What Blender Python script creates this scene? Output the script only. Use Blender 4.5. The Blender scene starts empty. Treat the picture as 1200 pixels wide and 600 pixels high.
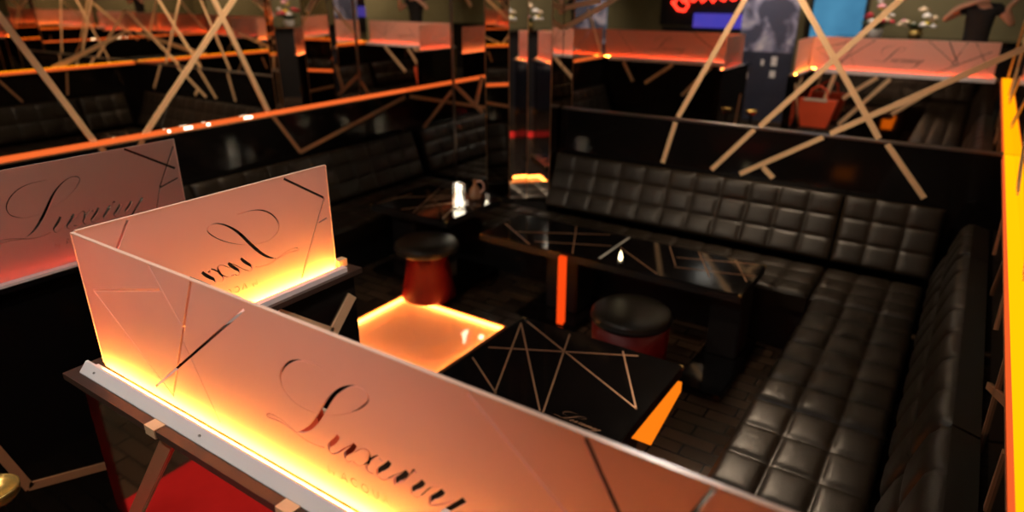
import bpy, bmesh, math, random
from mathutils import Vector, Matrix
from mathutils.geometry import delaunay_2d_cdt
random.seed(5)
SC = bpy.context.scene
COL = SC.collection
H = 2.3                      # eye height above the floor; coordinates below are relative to the eye


def W(p):
    return Vector((p[0], p[1], p[2] + H))


# ------------------------------------------------------------------ materials
def new_mat(name):
    m = bpy.data.materials.new(name)
    m.use_nodes = True
    nt = m.node_tree
    nt.nodes.clear()
    out = nt.nodes.new('ShaderNodeOutputMaterial')
    return m, nt, out


def pbr(name, col, rough=0.5, metal=0.0, spec=0.5, bump=0.0, bscale=60.0, vary=0.0, vscale=8.0, coat=0.0, rvary=0.0):
    m, nt, out = new_mat(name)
    b = nt.nodes.new('ShaderNodeBsdfPrincipled')
    nt.links.new(b.outputs[0], out.inputs[0])
    b.inputs['Base Color'].default_value = (*col, 1)
    b.inputs['Roughness'].default_value = rough
    b.inputs['Metallic'].default_value = metal
    b.inputs['Specular IOR Level'].default_value = spec
    b.inputs['Coat Weight'].default_value = coat
    b.inputs['Coat Roughness'].default_value = 0.04
    tc = nt.nodes.new('ShaderNodeTexCoord')
    if vary or rvary:
        n = nt.nodes.new('ShaderNodeTexNoise')
        n.inputs['Scale'].default_value = vscale
        n.inputs['Detail'].default_value = 5
        nt.links.new(tc.outputs['Object'], n.inputs['Vector'])
        if vary:
            mx = nt.nodes.new('ShaderNodeMixRGB')
            mx.inputs[1].default_value = (*[c * (1 - vary) for c in col], 1)
            mx.inputs[2].default_value = (*[min(1, c * (1 + vary)) for c in col], 1)
            nt.links.new(n.outputs['Fac'], mx.inputs[0])
            nt.links.new(mx.outputs[0], b.inputs['Base Color'])
        if rvary:
            mr = nt.nodes.new('ShaderNodeMapRange')
            mr.inputs['To Min'].default_value = max(0, rough - rvary)
            mr.inputs['To Max'].default_value = rough + rvary
            nt.links.new(n.outputs['Fac'], mr.inputs['Value'])
            nt.links.new(mr.outputs[0], b.inputs['Roughness'])
    if bump:
        n2 = nt.nodes.new('ShaderNodeTexNoise')
        n2.inputs['Scale'].default_value = bscale
        n2.inputs['Detail'].default_value = 4
        nt.links.new(tc.outputs['Object'], n2.inputs['Vector'])
        bp = nt.nodes.new('ShaderNodeBump')
        bp.inputs['Strength'].default_value = bump
        bp.inputs['Distance'].default_value = 0.01
        nt.links.new(n2.outputs['Fac'], bp.inputs['Height'])
        nt.links.new(bp.outputs[0], b.inputs['Normal'])
    return m


def emit(name, col, s=1.0):
    m, nt, out = new_mat(name)
    e = nt.nodes.new('ShaderNodeEmission')
    e.inputs[0].default_value = (*col, 1)
    e.inputs[1].default_value = s
    nt.links.new(e.outputs[0], out.inputs[0])
    return m


def frosted(name, refl, trans, mix=0.5):
    m, nt, out = new_mat(name)
    d = nt.nodes.new('ShaderNodeBsdfDiffuse')
    t = nt.nodes.new('ShaderNodeBsdfTranslucent')
    g = nt.nodes.new('ShaderNodeBsdfGlossy')
    tc = nt.nodes.new('ShaderNodeTexCoord')
    n = nt.nodes.new('ShaderNodeTexNoise')
    n.inputs['Scale'].default_value = 9
    n.inputs['Detail'].default_value = 6
    nt.links.new(tc.outputs['Object'], n.inputs['Vector'])
    mr = nt.nodes.new('ShaderNodeMixRGB')
    mr.inputs[1].default_value = (*[c * .94 for c in refl], 1)
    mr.inputs[2].default_value = (*[min(1, c * 1.06) for c in refl], 1)
    nt.links.new(n.outputs['Fac'], mr.inputs[0])
    nt.links.new(mr.outputs[0], d.inputs[0])
    t.inputs[0].default_value = (*trans, 1)
    g.inputs[1].default_value = 0.35
    a = nt.nodes.new('ShaderNodeMixShader')
    a.inputs[0].default_value = mix
    nt.links.new(d.outputs[0], a.inputs[1])
    nt.links.new(t.outputs[0], a.inputs[2])
    b = nt.nodes.new('ShaderNodeMixShader')
    b.inputs[0].default_value = 0.04
    nt.links.new(a.outputs[0], b.inputs[1])
    nt.links.new(g.outputs[0], b.inputs[2])
    nt.links.new(b.outputs[0], out.inputs[0])
    return m


def glass(name, col=(1, 1, 1), rough=0.0):
    m, nt, out = new_mat(name)
    b = nt.nodes.new('ShaderNodeBsdfPrincipled')
    b.inputs['Base Color'].default_value = (*col, 1)
    b.inputs['Transmission Weight'].default_value = 1
    b.inputs['Roughness'].default_value = rough
    b.inputs['IOR'].default_value = 1.45
    nt.links.new(b.outputs[0], out.inputs[0])
    return m


def floor_mat():
    m, nt, out = new_mat('dark_floor_planks')
    b = nt.nodes.new('ShaderNodeBsdfPrincipled')
    nt.links.new(b.outputs[0], out.inputs[0])
    tc = nt.nodes.new('ShaderNodeTexCoord')
    br = nt.nodes.new('ShaderNodeTexBrick')
    br.inputs['Scale'].default_value = 1.0
    br.inputs['Color1'].default_value = (.095, .058, .034, 1)
    br.inputs['Color2'].default_value = (.038, .023, .014, 1)
    br.inputs['Mortar'].default_value = (.006, .004, .003, 1)
    br.inputs['Mortar Size'].default_value = 0.006
    br.inputs['Brick Width'].default_value = 0.30
    br.inputs['Row Height'].default_value = 0.10
    nt.links.new(tc.outputs['Object'], br.inputs['Vector'])
    nt.links.new(br.outputs['Color'], b.inputs['Base Color'])
    b.inputs['Roughness'].default_value = 0.22
    return m


M = {}
M['mirror'] = pbr('smoked_mirror', (.90, .84, .76), 0.0, 1.0)
M['pillar_mirror'] = pbr('pillar_mirror', (.84, .76, .68), 0.012, 1.0)
M['black_gloss'] = pbr('black_gloss_lacquer', (.006, .005, .005), 0.10, 0, .45)
M['table_gloss'] = pbr('black_table_glass', (.006, .005, .005), 0.09, 0, .7, rvary=.03, vscale=5)
M['dark_mirror'] = pbr('dark_mirror_cladding', (.46, .38, .34), 0.05, 1.0)
M['leather'] = pbr('black_leather', (.015, .0105, .006), 0.36, 0, .42, bump=.12, bscale=160, vary=.25, vscale=6, rvary=.06)
M['matte_black'] = pbr('matte_black', (.008, .007, .007), .6)
M['gold'] = pbr('satin_gold_strip', (.97, .64, .37), .42, .2, .5, vary=.12, vscale=14)
M['copper'] = pbr('copper_strip', (.62, .33, .17), .35, .45, .5, vary=.12, vscale=14)
M['inlay'] = pbr('copper_inlay', (.50, .27, .15), .35, .3, .5)
M['top_glint'] = pbr('tabletop_glint_streak', (.9, .88, .82), .2, .2, .5)  # pale colour for a reflection painted onto the wide tabletop
M['channel'] = pbr('white_channel', (.82, .80, .80), .4, 0, .4)
M['steel'] = pbr('brushed_steel', (.26, .24, .22), .3, 1)
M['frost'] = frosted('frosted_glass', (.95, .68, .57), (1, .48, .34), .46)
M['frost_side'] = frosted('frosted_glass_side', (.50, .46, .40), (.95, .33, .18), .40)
M['led_front'] = emit('amber_led_front', (1, .31, .036), 180)
M['led_side'] = emit('amber_led_side', (1, .30, .028), 190)
M['led_left'] = emit('red_amber_led', (1, .18, .04), 48)
M['ledge_right'] = emit('amber_light_bar', (1.0, .33, .001), 1.45)
M['ledge_side'] = emit('orange_side_lens', (1.0, .13, .025), .7)
M['bar_glint'] = emit('bar_glint_glow', (1, .86, .62), 3)  # glow in place of spotlight reflections on the left bar
M['bronze'] = pbr('bronze_mirror_cap', (.055, .032, .024), .3, .0)
M['edge'] = pbr('glass_edge_glow_tint', (1, .66, .52), .3)  # salmon tint stands in for light piped to the glass edge
M['ledge_left'] = emit('orange_light_bar', (1.0, .16, .03), .72)
M['floor_led'] = emit('floor_panel_led', (1, .31, .05), 95)
M['panel_white'] = pbr('salmon_acrylic', (.92, .60, .50), .35)
M['orange_bar'] = emit('orange_light_tube', (1, .07, .006), .75)
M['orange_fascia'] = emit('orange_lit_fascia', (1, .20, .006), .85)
M['red_led'] = emit('red_led_line', (.5, .01, .01), 1.0)
M['stool_red'] = pbr('dark_red_lacquer', (.17, .004, .005), .45, 0, .4)
M['wall_dark'] = pbr('dark_wall_paint', (.03, .026, .02), .7, vary=.2)
M['wall_olive'] = pbr('olive_wall_paint', (.22, .19, .09), .7, vary=.15, vscale=3)
M['ceiling'] = pbr('ceiling_black', (.02, .018, .016), .8)
M['carpet'] = pbr('red_carpet', (.75, .010, .012), .9, bump=.3, bscale=200, vary=.15, vscale=20)
M['riser'] = pbr('riser_black', (.012, .011, .011), .5)
M['floor'] = floor_mat()
M['skin'] = pbr('skin', (.62, .38, .27), .5, vary=.06, vscale=20)
M['shirt'] = pbr('black_cotton', (.012, .012, .014), .85, bump=.1)
M['trousers'] = pbr('dark_denim', (.02, .024, .035), .85, bump=.1)
M['hair'] = pbr('dark_hair', (.012, .008, .006), .5, bump=.4, bscale=90)
M['eye'] = pbr('eye_white', (.8, .8, .78), .2)
M['iris'] = pbr('iris_brown', (.03, .015, .01), .2)
M['lips'] = pbr('lips', (.45, .17, .14), .5)
M['brass'] = pbr('brass', (.72, .50, .16), .25, .8)
M['glass'] = glass('clear_glass')
M['wax'] = emit('white_candle_glow', (1, .86, .62), 6)
M['gleam_glow'] = emit('table_gleam_glow', (1, .80, .45), 3.5)  # glow in place of a reflected gleam on the wide table
M['bag'] = pbr('orange_red_bag', (.85, .10, .03), .45, vary=.1)
M['bag_rim'] = pbr('pale_bag_lining', (.8, .65, .5), .6)
M['yellow'] = pbr('yellow_ball', (.85, .75, .1), .4)
M['neon'] = emit('red_neon', (1, .03, .015), 4)
M['lamp'] = emit('spot_lens', (1, .93, .8), 14)
M['lamp_large'] = emit('large_spot_lens', (1, .93, .8), 70)


def poster_mat():
    m, nt, out = new_mat('printed_banner')
    b = nt.nodes.new('ShaderNodeBsdfPrincipled')
    nt.links.new(b.outputs[0], out.inputs[0])
    tc = nt.nodes.new('ShaderNodeTexCoord')
    n = nt.nodes.new('ShaderNodeTexNoise')
    n.inputs['Scale'].default_value = 2.6
    n.inputs['Detail'].default_value = 3
    n.inputs['Distortion'].default_value = .5
    nt.links.new(tc.outputs['Object'], n.inputs['Vector'])
    r = nt.nodes.new('ShaderNodeValToRGB')
    r.color_ramp.elements[0].position = .46
    r.color_ramp.elements[0].color = (.07, .08, .14, 1)
    r.color_ramp.elements[1].position = .68
    r.color_ramp.elements[1].color = (.8, .78, .85, 1)
    e = r.color_ramp.elements.new(.55)
    e.color = (.30, .30, .45, 1)
    nt.links.new(n.outputs['Fac'], r.inputs[0])
    nt.links.new(r.outputs[0], b.inputs['Base Color'])
    b.inputs['Roughness'].default_value = .5
    return m


def screen_mat(name, c1, c2, s):
    m, nt, out = new_mat(name)
    e = nt.nodes.new('ShaderNodeEmission')
    tc = nt.nodes.new('ShaderNodeTexCoord')
    n = nt.nodes.new('ShaderNodeTexNoise')
    n.inputs['Scale'].default_value = 1.6
    nt.links.new(tc.outputs['Object'], n.inputs['Vector'])
    mx = nt.nodes.new('ShaderNodeMixRGB')
    mx.inputs[1].default_value = (*c1, 1)
    mx.inputs[2].default_value = (*c2, 1)
    nt.links.new(n.outputs['Fac'], mx.inputs[0])
    nt.links.new(mx.outputs[0], e.inputs[0])
    e.inputs[1].default_value = s
    nt.links.new(e.outputs[0], out.inputs[0])
    return m


M['poster'] = poster_mat()
M['poster_dark'] = pbr('dark_blue_print', (.03, .035, .06), .5, vary=.5, vscale=3)
M['screen'] = screen_mat('blue_screen', (.02, .10, .24), (.10, .36, .62), .8)
M['screen2'] = screen_mat('violet_screen', (.02, .04, .45), (.12, .06, .42), .9)


# ------------------------------------------------------------------ mesh builder
class MB:
    def __init__(self):
        self.v, self.f, self.sm = [], [], []

    def add(self, vs, fs, smooth=False):
        o = len(self.v)
        self.v += [Vector(p) for p in vs]
        self.f += [tuple(i + o for i in f) for f in fs]
        self.sm += [smooth] * len(fs)

    def box(self, a, b):
        x0, x1 = sorted((a[0], b[0])); y0, y1 = sorted((a[1], b[1])); z0, z1 = sorted((a[2], b[2]))
        vs = [(x0, y0, z0), (x1, y0, z0), (x1, y1, z0), (x0, y1, z0), (x0, y0, z1), (x1, y0, z1), (x1, y1, z1), (x0, y1, z1)]
        self.add(vs, [(0, 3, 2, 1), (4, 5, 6, 7), (0, 1, 5, 4), (1, 2, 6, 5), (2, 3, 7, 6), (3, 0, 4, 7)])
        return self

    def bbox(self, a, b, r=.01, seg=2):
        bm = bmesh.new()
        bmesh.ops.create_cube(bm, size=1)
        c = [(a[i] + b[i]) / 2 for i in range(3)]
        s = [abs(a[i] - b[i]) for i in range(3)]
        for v in bm.verts:
            v.co = Vector([v.co[i] * s[i] + c[i] for i in range(3)])
        bmesh.ops.bevel(bm, geom=bm.edges[:], offset=min(r, min(s) * .45), segments=seg, affect='EDGES')
        bm.verts.index_update()
        self.add([v.co.copy() for v in bm.verts], [[v.index for v in f.verts] for f in bm.faces])
        bm.free()
        return self

    def bar(self, p, q, n, w, t):
        """flat bar from p to q lying on a plane of normal n"""
        p, q, n = Vector(p), Vector(q), Vector(n).normalized()
        d = (q - p).normalized()
        s = n.cross(d).normalized() * (w / 2)
        vs = [p - s, p + s, q + s, q - s]
        vs += [x + n * t for x in vs]
        self.add(vs, [(0, 1, 2, 3), (7, 6, 5, 4), (0, 4, 5, 1), (1, 5, 6, 2), (2, 6, 7, 3), (3, 7, 4, 0)])
        return self

    def lathe(self, c, prof, n=32, axis=(0, 0, 1)):
        c = Vector(c)
        vs, fs = [], []
        k = len(prof)
        for i in range(n):
            a = 2 * math.pi * i / n
            for r, z in prof:
                vs.append(c + Vector((r * math.cos(a), r * math.sin(a), z)))
        for i in range(n):
            j = (i + 1) % n
            for s in range(k - 1):
                fs.append((i * k + s, j * k + s, j * k + s + 1, i * k + s + 1))
        self.add(vs, fs, True)
        return self

    def tube(self, pts, r, n=8):
        pts = [Vector(p) for p in pts]
        rs = r if isinstance(r, (list, tuple)) else [r] * len(pts)
        vs, fs = [], []
        up = Vector((0.13, 0.31, 0.94)).normalized()
        for i, p in enumerate(pts):
            d = (pts[min(i + 1, len(pts) - 1)] - pts[max(i - 1, 0)]).normalized()
            a = d.cross(up)
            if a.length < 1e-3:
                a = d.cross(Vector((1, 0, 0)))
            a.normalize(); b = a.cross(d)
            for k in range(n):
                t = 2 * math.pi * k / n
                vs.append(p + (a * math.cos(t) + b * math.sin(t)) * rs[i])
        for i in range(len(pts) - 1):
            for k in range(n):
                l = (k + 1) % n
                fs.append((i * n + k, i * n + l, (i + 1) * n + l, (i + 1) * n + k))
        fs.append(tuple(range(n))[::-1]); fs.append(tuple(len(vs) - n + k for k in range(n)))
        self.add(vs, fs, True)
        return self

    def ball(self, c, r, sc=(1, 1, 1), nu=12, nv=8):
        bm = bmesh.new()
        bmesh.ops.create_uvsphere(bm, u_segments=nu, v_segments=nv, radius=r)
        bm.verts.index_update()
        self.add([Vector((v.co[0] * sc[0] + c[0], v.co[1] * sc[1] + c[1], v.co[2] * sc[2] + c[2])) for v in bm.verts],
                 [[v.index for v in f.verts] for f in bm.faces], True)
        bm.free()
        return self

    def build(self, name, mat, parent=None):
        me = bpy.data.meshes.new(name)
        off = parent['_w'] if parent is not None and '_w' in parent else (0, 0, -H)
        off = Vector(off)
        if parent is None:
            off = Vector((0, 0, -H))
            base = Vector((0, 0, 0))
        vs = [v - off if parent is not None else v + Vector((0, 0, H)) for v in self.v]
        me.from_pydata([tuple(v) for v in vs], [], self.f)
        me.polygons.foreach_set('use_smooth', self.sm)
        me.materials.append(M[mat] if isinstance(mat, str) else mat)
        me.update()
        bm = bmesh.new(); bm.from_mesh(me)
        bmesh.ops.recalc_face_normals(bm, faces=bm.faces[:])
        bm.to_mesh(me); bm.free()
        o = bpy.data.objects.new(name, me)
        COL.objects.link(o)
        if parent is not None:
            o.parent = parent
        return o


ORG = {}


def thing(name, label, cat, loc, group=None, kind=None):
    o = bpy.data.objects.new(name, None)
    COL.objects.link(o)
    o.location = W(loc)
    o['_w'] = [float(c) for c in loc]
    o['label'] = label
    o['category'] = cat
    if group:
        o['group'] = group
    if kind:
        o['kind'] = kind
    o.empty_display_size = .1
    return o


def tag(o, label, cat, group=None):
    o['label'] = label; o['category'] = cat
    if group:
        o['group'] = group
    return o


def struct(o, label=None):
    o['kind'] = 'structure'
    if label:
        o['label'] = label
    return o


def B(a, b):
    return MB().box(a, b)


FL = -2.3                    # floor, relative to the eye
LEDGE = -1.0
TOPZ = .95                   # ceiling
XL, XR, YB = -4.97, .30, 5.33
PI = math.pi

# ------------------------------------------------------------------ room shell
struct(B((-8.5, -4.2, FL - .1), (3.2, 5.8, FL)).build('floor', 'floor'))
struct(B((-8.5, -4.2, TOPZ), (3.2, 5.8, TOPZ + .1)).build('ceiling', 'ceiling'))
struct(B((XL - .16, .66, FL), (XL - .02, 5.6, TOPZ)).build('wall_left', 'black_gloss'))
struct(B((XL - .16, YB + .02, FL), (XR + .16, YB + .16, TOPZ)).build('wall_back', 'black_gloss'))
struct(B((XR + .02, .66, FL), (XR + .16, 5.6, TOPZ)).build('wall_right', 'black_gloss'))
struct(B((-8.5, -4.2, FL), (3.2, -4.05, TOPZ)).build('wall_rear', 'wall_olive'))
struct(B((-8.5, -4.2, FL), (-8.4, 5.8, TOPZ)).build('wall_hall_left', 'wall_olive'))
struct(B((3.1, -4.2, FL), (3.2, 5.8, TOPZ)).build('wall_hall_right', 'wall_olive'))

# wainscot below the mirrors: black lacquer
wl = struct(B((XL - .02, .66, FL), (XL + .03, YB, LEDGE - .02)).build('trim_left', 'black_gloss'))
wb = struct(B((-3.04, YB - .04, FL), (XR, YB + .02, LEDGE - .008)).build('trim_back', 'black_gloss'))
wr = struct(B((XR - .02, .66, FL), (XR + .02, YB - .04, LEDGE - .03)).build('trim_right', 'black_gloss'))


def strip(p, q, n, w=.055, parent=None, mat='gold', t=.008, name='gold_strip'):
    return MB().bar(p, q, n, w, t).build(name, mat, parent)


# left mirror
ml = thing('wall_mirror', 'long smoked mirror above the orange light bar on the left wall', 'mirror', (XL, .66, LEDGE))
B((XL - .02, .66, LEDGE), (XL, YB + .02, TOPZ - .01)).build('mirror_glass', 'mirror', ml)
nx = (1, 0, 0)
for i, (a, b) in enumerate([((1.62, .30), (2.192, -1.005)), ((3.469 + .36, .30), (2.536, -1.005)), ((3.12, .30), (3.622, -.985)),
             ((1.30, -.30), (.80, -.97)), ((4.6, .3), (4.15, -.2))]):
    strip((XL, a[0], a[1]), (XL, b[0], b[1]), nx, .042, ml, 'gold', .005 + .0012 * i)
for a, b in [((2.50, -1.03), (2.47, -1.08)), ((2.20, -1.03), (2.24, -1.09)), ((3.635, -1.02), (3.88, -1.385)), ((3.88, -1.385), (5.29, -1.07))]:
    strip((XL + .03, a[0], a[1]), (XL + .03, b[0], b[1]), nx, .036, wl, 'copper')

# back mirror
mb = thing('wall_mirror', 'wide smoked mirror on the back wall above the long black banquette', 'mirror', (-2.5, YB, LEDGE))
MB().box((XL, YB, LEDGE - .02), (XR, YB + .02, TOPZ - .01)).box((XL, YB, -1.86), (-3.06, YB + .02, LEDGE - .02)).build('mirror_glass', 'mirror', mb)
B((-3.04, YB - .045, LEDGE - .012), (XR - .05, YB, LEDGE)).build('ledge_trim', 'steel', mb)
ny = (0, -1, 0)
BS = [((-1.47, .05), (-1.96, -.985)), ((-1.27, .10), (-.48, -.988)), ((.27, -.306), (-.80, -.99)), ((-.40, .07), (-1.30, -.99)),
      ((-3.05, -.326), (-2.45, -.02)), ((-3.05, -.16), (-2.72, -.10))]
for i, (a, b) in enumerate(BS):
    strip((a[0], YB, a[1]), (b[0], YB, b[1]), ny, .040, mb, 'gold', .004 + .0012 * i)
for a, b in [((-1.96, -1.02), (-2.04, -1.37)), ((-.42, -1.012), (-.127, -1.354)), ((-.835, -1.012), (-1.395, -1.37)), ((-1.33, -1.012), (-1.622, -1.368)), ((-1.227, -1.29), (-1.14, -1.366))]:
    strip((a[0], YB - .04, a[1]), (b[0], YB - .04, b[1]), ny, .038, wb)
for a, b in [((-4.728, -1.374), (-4.33, -.965)), ((-4.29, -.90), (-3.95, -1.14)), ((-4.03, -1.06), (-3.95, -.80))]:
    strip((a[0], YB, a[1]), (b[0], YB, b[1]), ny, .036, mb, 'copper')
B((-4.315, YB - .012, -1.86), (-4.298, YB, TOPZ - .02)).build('gold_trim', 'steel', mb)

# right mirror
mr = thing('wall_mirror', 'smoked mirror on the right wall over the bright yellow light bar', 'mirror', (XR, .66, LEDGE))
B((XR, .66, LEDGE - .02), (XR + .02, YB, TOPZ - .01)).build('mirror_glass', 'mirror', mr)
nxm = (-1, 0, 0)
for i, (a, b) in enumerate([((4.2, -.99), (5.25, -.60)), ((5.2, -.62), (4.30, -.99)), ((3.57, -.70), (2.95, -.98)),
             ((3.3, -.10), (2.3, -.98)), ((2.0, .0), (2.9, -.98)), ((.9, -.95), (1.6, -.2))]):
    strip((XR, a[0], a[1]), (XR, b[0], b[1]), nxm, .036, mr, 'gold', .004 + .0012 * i)
for a, b in [((2.50, -1.50), (2.55, -1.16)), ((2.0, -1.38), (2.0, -1.18)), ((3.12, -1.30), (3.19, -1.11)), ((2.79, -1.39), (2.2, -1.14)),
             ((3.55, -1.09), (3.75, -1.38)), ((4.3, -1.36), (4.36, -1.06))]:
    strip((XR - .02, a[0], a[1]), (XR - .02, b[0], b[1]), nxm, .026, wr, 'copper')

# light bars along the ledges
lb = thing('light_bar', 'bright yellow light bar running along the ledge of the right wall', 'light bar', (.27, .7, LEDGE))
B((.252, .68, LEDGE - .012), (XR - .001, YB - .05, LEDGE + .006)).build('diffuser', 'ledge_right', lb)
B((.246, .68, LEDGE - .028), (.2515, YB - .05, LEDGE + .004)).build('side_lens', 'ledge_side', lb)
B((.244, .68, LEDGE - .040), (XR - .022, YB - .05, LEDGE - .029)).build('channel', 'copper', lb)
lb = thing('light_bar', 'thin orange light bar running along the ledge of the left wall', 'light bar', (-4.95, .7, LEDGE))
B((XL + .001, .68, LEDGE - .018), (XL + .030, YB - .002, LEDGE + .008)).build('diffuser', 'ledge_left', lb)
B((XL + .025, .68, LEDGE - .030), (XL + .034, YB - .002, LEDGE - .019)).build('channel', 'copper', lb)
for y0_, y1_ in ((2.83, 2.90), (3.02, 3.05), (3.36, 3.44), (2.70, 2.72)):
    MB().bbox((XL + .028, y0_, LEDGE - .012), (XL + .036, y1_, LEDGE + .010), .003).build('bar_glint', 'bar_glint', lb)  # glowing white pieces imitate spotlight glints on the bar

# mirrored pillar in the corner
pil = thing('mirrored_pillar', 'faceted mirror pillar standing in the back corner between two banquettes', 'pillar', (-3.2, 5.1, FL))
PP = [(-3.06, YB - .005), (-3.06, 5.14), (-3.25, 5.055), (-3.398, 4.983), (-3.74, 5.10), (-3.90, YB - .005)]
for i in range(5):
    a, b = PP[i], PP[i + 1]
    mb_ = MB()
    d = (Vector(b) - Vector(a)).normalized() * .012
    n = Vector((d.y, -d.x)).normalized() * .02      # inward
    if n.dot(Vector((-3.4, 5.28)) - Vector(a)) < 0:
        n = -n
    q = [Vector(a) + d * .12, Vector(b) - d * .12]
    vs = [(*q[0], -1.86 + .02), (*q[1], -1.86 + .02), (*q[1], TOPZ), (*q[0], TOPZ)]
    r = [v + n for v in q]
    vs += [(*r[0], -1.86 + .02), (*r[1], -1.86 + .02), (*r[1], TOPZ), (*r[0], TOPZ)]
    mb_.add(vs, [(0, 1, 2, 3), (7, 6, 5, 4), (0, 4, 5, 1), (1, 5, 6, 2), (2, 6, 7, 3), (3, 7, 4, 0)])
    mb_.build('mirror_facet', 'pillar_mirror', pil)
for p in PP[1:5]:
    MB().tube([(p[0], p[1], -1.84), (p[0], p[1], TOPZ)], .004, 8).build('edge_trim', 'copper', pil)
core = MB()
cz = [(-1.84), TOPZ]
ring = [(-3.10, YB - .03), (-3.10, 5.17), (-3.26, 5.10), (-3.39, 5.04), (-3.70, 5.14), (-3.84, YB - .03)]
core.add([(x, y, z) for z in (FL, TOPZ) for x, y in ring], [tuple(range(6)), tuple(range(6, 12))] + [(i, (i + 1) % 6, 6 + (i + 1) % 6, 6 + i) for i in range(6)])
core.build('core', 'matte_black', pil)


# ------------------------------------------------------------------ quilted upholstery
def quilt(org, U, V, N, us, vs, th, puff=.022, groove=.012, k=7, edge=.03, bend=0.0):
    """tufted cushion: tiles at the seam positions us, vs (metres along U and V); thickness th along N"""
    org, U, V, N = Vector(org), Vector(U), Vector(V), Vector(N)
    m = MB()

    def axis(ss):
        r = []
        for i in range(len(ss) - 1):
            for j in range(k + (1 if i == len(ss) - 2 else 0)):
                t = j / k
                t = .5 - .5 * math.cos(PI * t) * (1 if True else 0)
                r.append((ss[i] + (ss[i + 1] - ss[i]) * t, t))
        return r
    au, av = axis(us), axis(vs)
    L, Wd = us[-1] - us[0], vs[-1] - vs[0]

    def prof(t):
        return (1 - abs(2 * t - 1) ** 4.5)
    idx = {}
    vl, fl = [], []
    for i, (u, tu) in enumerate(au):
        for j, (v, tv) in enumerate(av):
            h = th - groove + (puff + groove) * min(prof(tu), 1) ** .5 * min(prof(tv), 1) ** .5
            e = min(u - us[0], us[-1] - u, v - vs[0], vs[-1] - v)
            if e < edge:
                h -= edge * .55 * (1 - math.sqrt(max(0, 1 - (1 - e / edge) ** 2)))
            idx[i, j] = len(vl)
            h += bend * (1 - (v - vs[0]) / Wd) ** 2.2
            vl.append(org + U * u + V * v + N * h)
    for i in range(len(au) - 1):
        for j in range(len(av) - 1):
            fl.append((idx[i, j], idx[i + 1, j], idx[i + 1, j + 1], idx[i, j + 1]))
    m.add(vl, fl, True)
    # skirt
    rim = [(i, 0) for i in range(len(au))] + [(len(au) - 1, j) for j in range(1, len(av))] + \
          [(i, len(av) - 1) for i in range(len(au) - 2, -1, -1)] + [(0, j) for j in range(len(av) - 2, 0, -1)]
    top = [vl[idx[r]] for r in rim]
    bot = [p - N * ((p - org).dot(N)) for p in top]
    n = len(rim)
    m.add(top + bot, [(i, (i + 1) % n, n + (i + 1) % n, n + i) for i in range(n)] + [tuple(range(2 * n - 1, n - 1, -1))], False)
    return m


def lin(a, b, n):
    return [a + (b - a) * i / n for i in range(n + 1)]


SEAT = -1.86
BT = -1.385


def banquette(name, label, seat, back, base, loc, led=None):
    t = thing(name, label, 'banquette', loc, 'black quilted banquettes')
    seat.build('seat', 'leather', t)
    for b in back:
        b.build('backrest', 'leather', t)
    for b in base:
        B(*b).build('plinth', 'matte_black', t)
    if led:
        B(*led).build('led_line', 'red_led', t)
    return t


ST = .14     # cushion thickness
# along the back wall, seat front at y 4.37, back cushion face y 5.2
ZB = SEAT - .02
TK = .07
LB, LR = .30, .27            # how far each back leans, metres per metre of height


def back_y(x0, us):          # backrest on the back wall
    return quilt((x0, 5.13, ZB), (1, 0, 0), (0, LB, 1), (0, -1, LB), us, lin(0, .47, 3), TK, .006, .007, bend=.06)


def back_r(y0, us):          # thick rolled backrest on the right wall
    return quilt((.14, y0, ZB), (0, -1, 0), (LR, 0, 1), (-1, 0, LR), us, lin(0, .455, 2), .12, .014, .008, edge=.055)


def back_l(y0, us):
    return quilt((-4.75, y0, ZB), (0, 1, 0), (-.35, 0, 1), (1, 0, .35), us, lin(0, .45, 3), TK, .006, .007)


def seat_q(org, U, V, us, vs):
    return quilt(org, U, V, (0, 0, 1), us, vs, ST - .012, .012, .006)


SR = [0, .20, .395, .585]
banquette('banquette', 'long black quilted leather banquette against the back wall behind the wide table',
          seat_q((-3.66, 4.37, SEAT - ST), (1, 0, 0), (0, 1, 0), lin(0, 3.04, 14), [0, .20, .40, .59]),
          [back_y(-3.035, lin(0, 2.415, 11))],
          [((-3.60, 4.42, FL), (-.62, 4.96, SEAT - ST))], (-1.8, 4.9, FL))
banquette('banquette', 'black quilted corner banquette seat where the back and right walls meet',
          seat_q((-.61, 4.37, SEAT - ST), (1, 0, 0), (0, 1, 0), [0, .215, .42, .61], lin(0, .59, 3)),
          [back_y(-.61, lin(0, .63, 3)), back_r(5.0, lin(0, .63, 3))],
          [((-.61, 4.42, FL), (.0, 4.96, SEAT - ST))], (-.2, 4.9, FL))
banquette('banquette', 'black quilted banquette along the right wall, the length next to the back corner',
          seat_q((-.585, 4.36, SEAT - ST), (0, -1, 0), (1, 0, 0), lin(0, 1.355, 6), SR),
          [back_r(4.36, lin(0, 1.90, 7))],
          [((-.535, 3.01, FL), (.0, 4.36, SEAT - ST))], (-.2, 3.7, FL), ((-.548, 3.01, FL + .01), (-.538, 4.36, FL + .022)))
banquette('banquette', 'black quilted banquette along the right wall, the length ending at the frosted screen',
          seat_q((-.585, 2.995, SEAT - ST), (0, -1, 0), (1, 0, 0), lin(0, 2.16, 9), SR),
          [back_r(2.445, lin(0, 1.61, 6))],
          [((-.535, .84, FL), (.0, 2.995, SEAT - ST))], (-.2, 1.9, FL), ((-.548, .84, FL + .01), (-.538, 2.995, FL + .022)))
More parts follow.
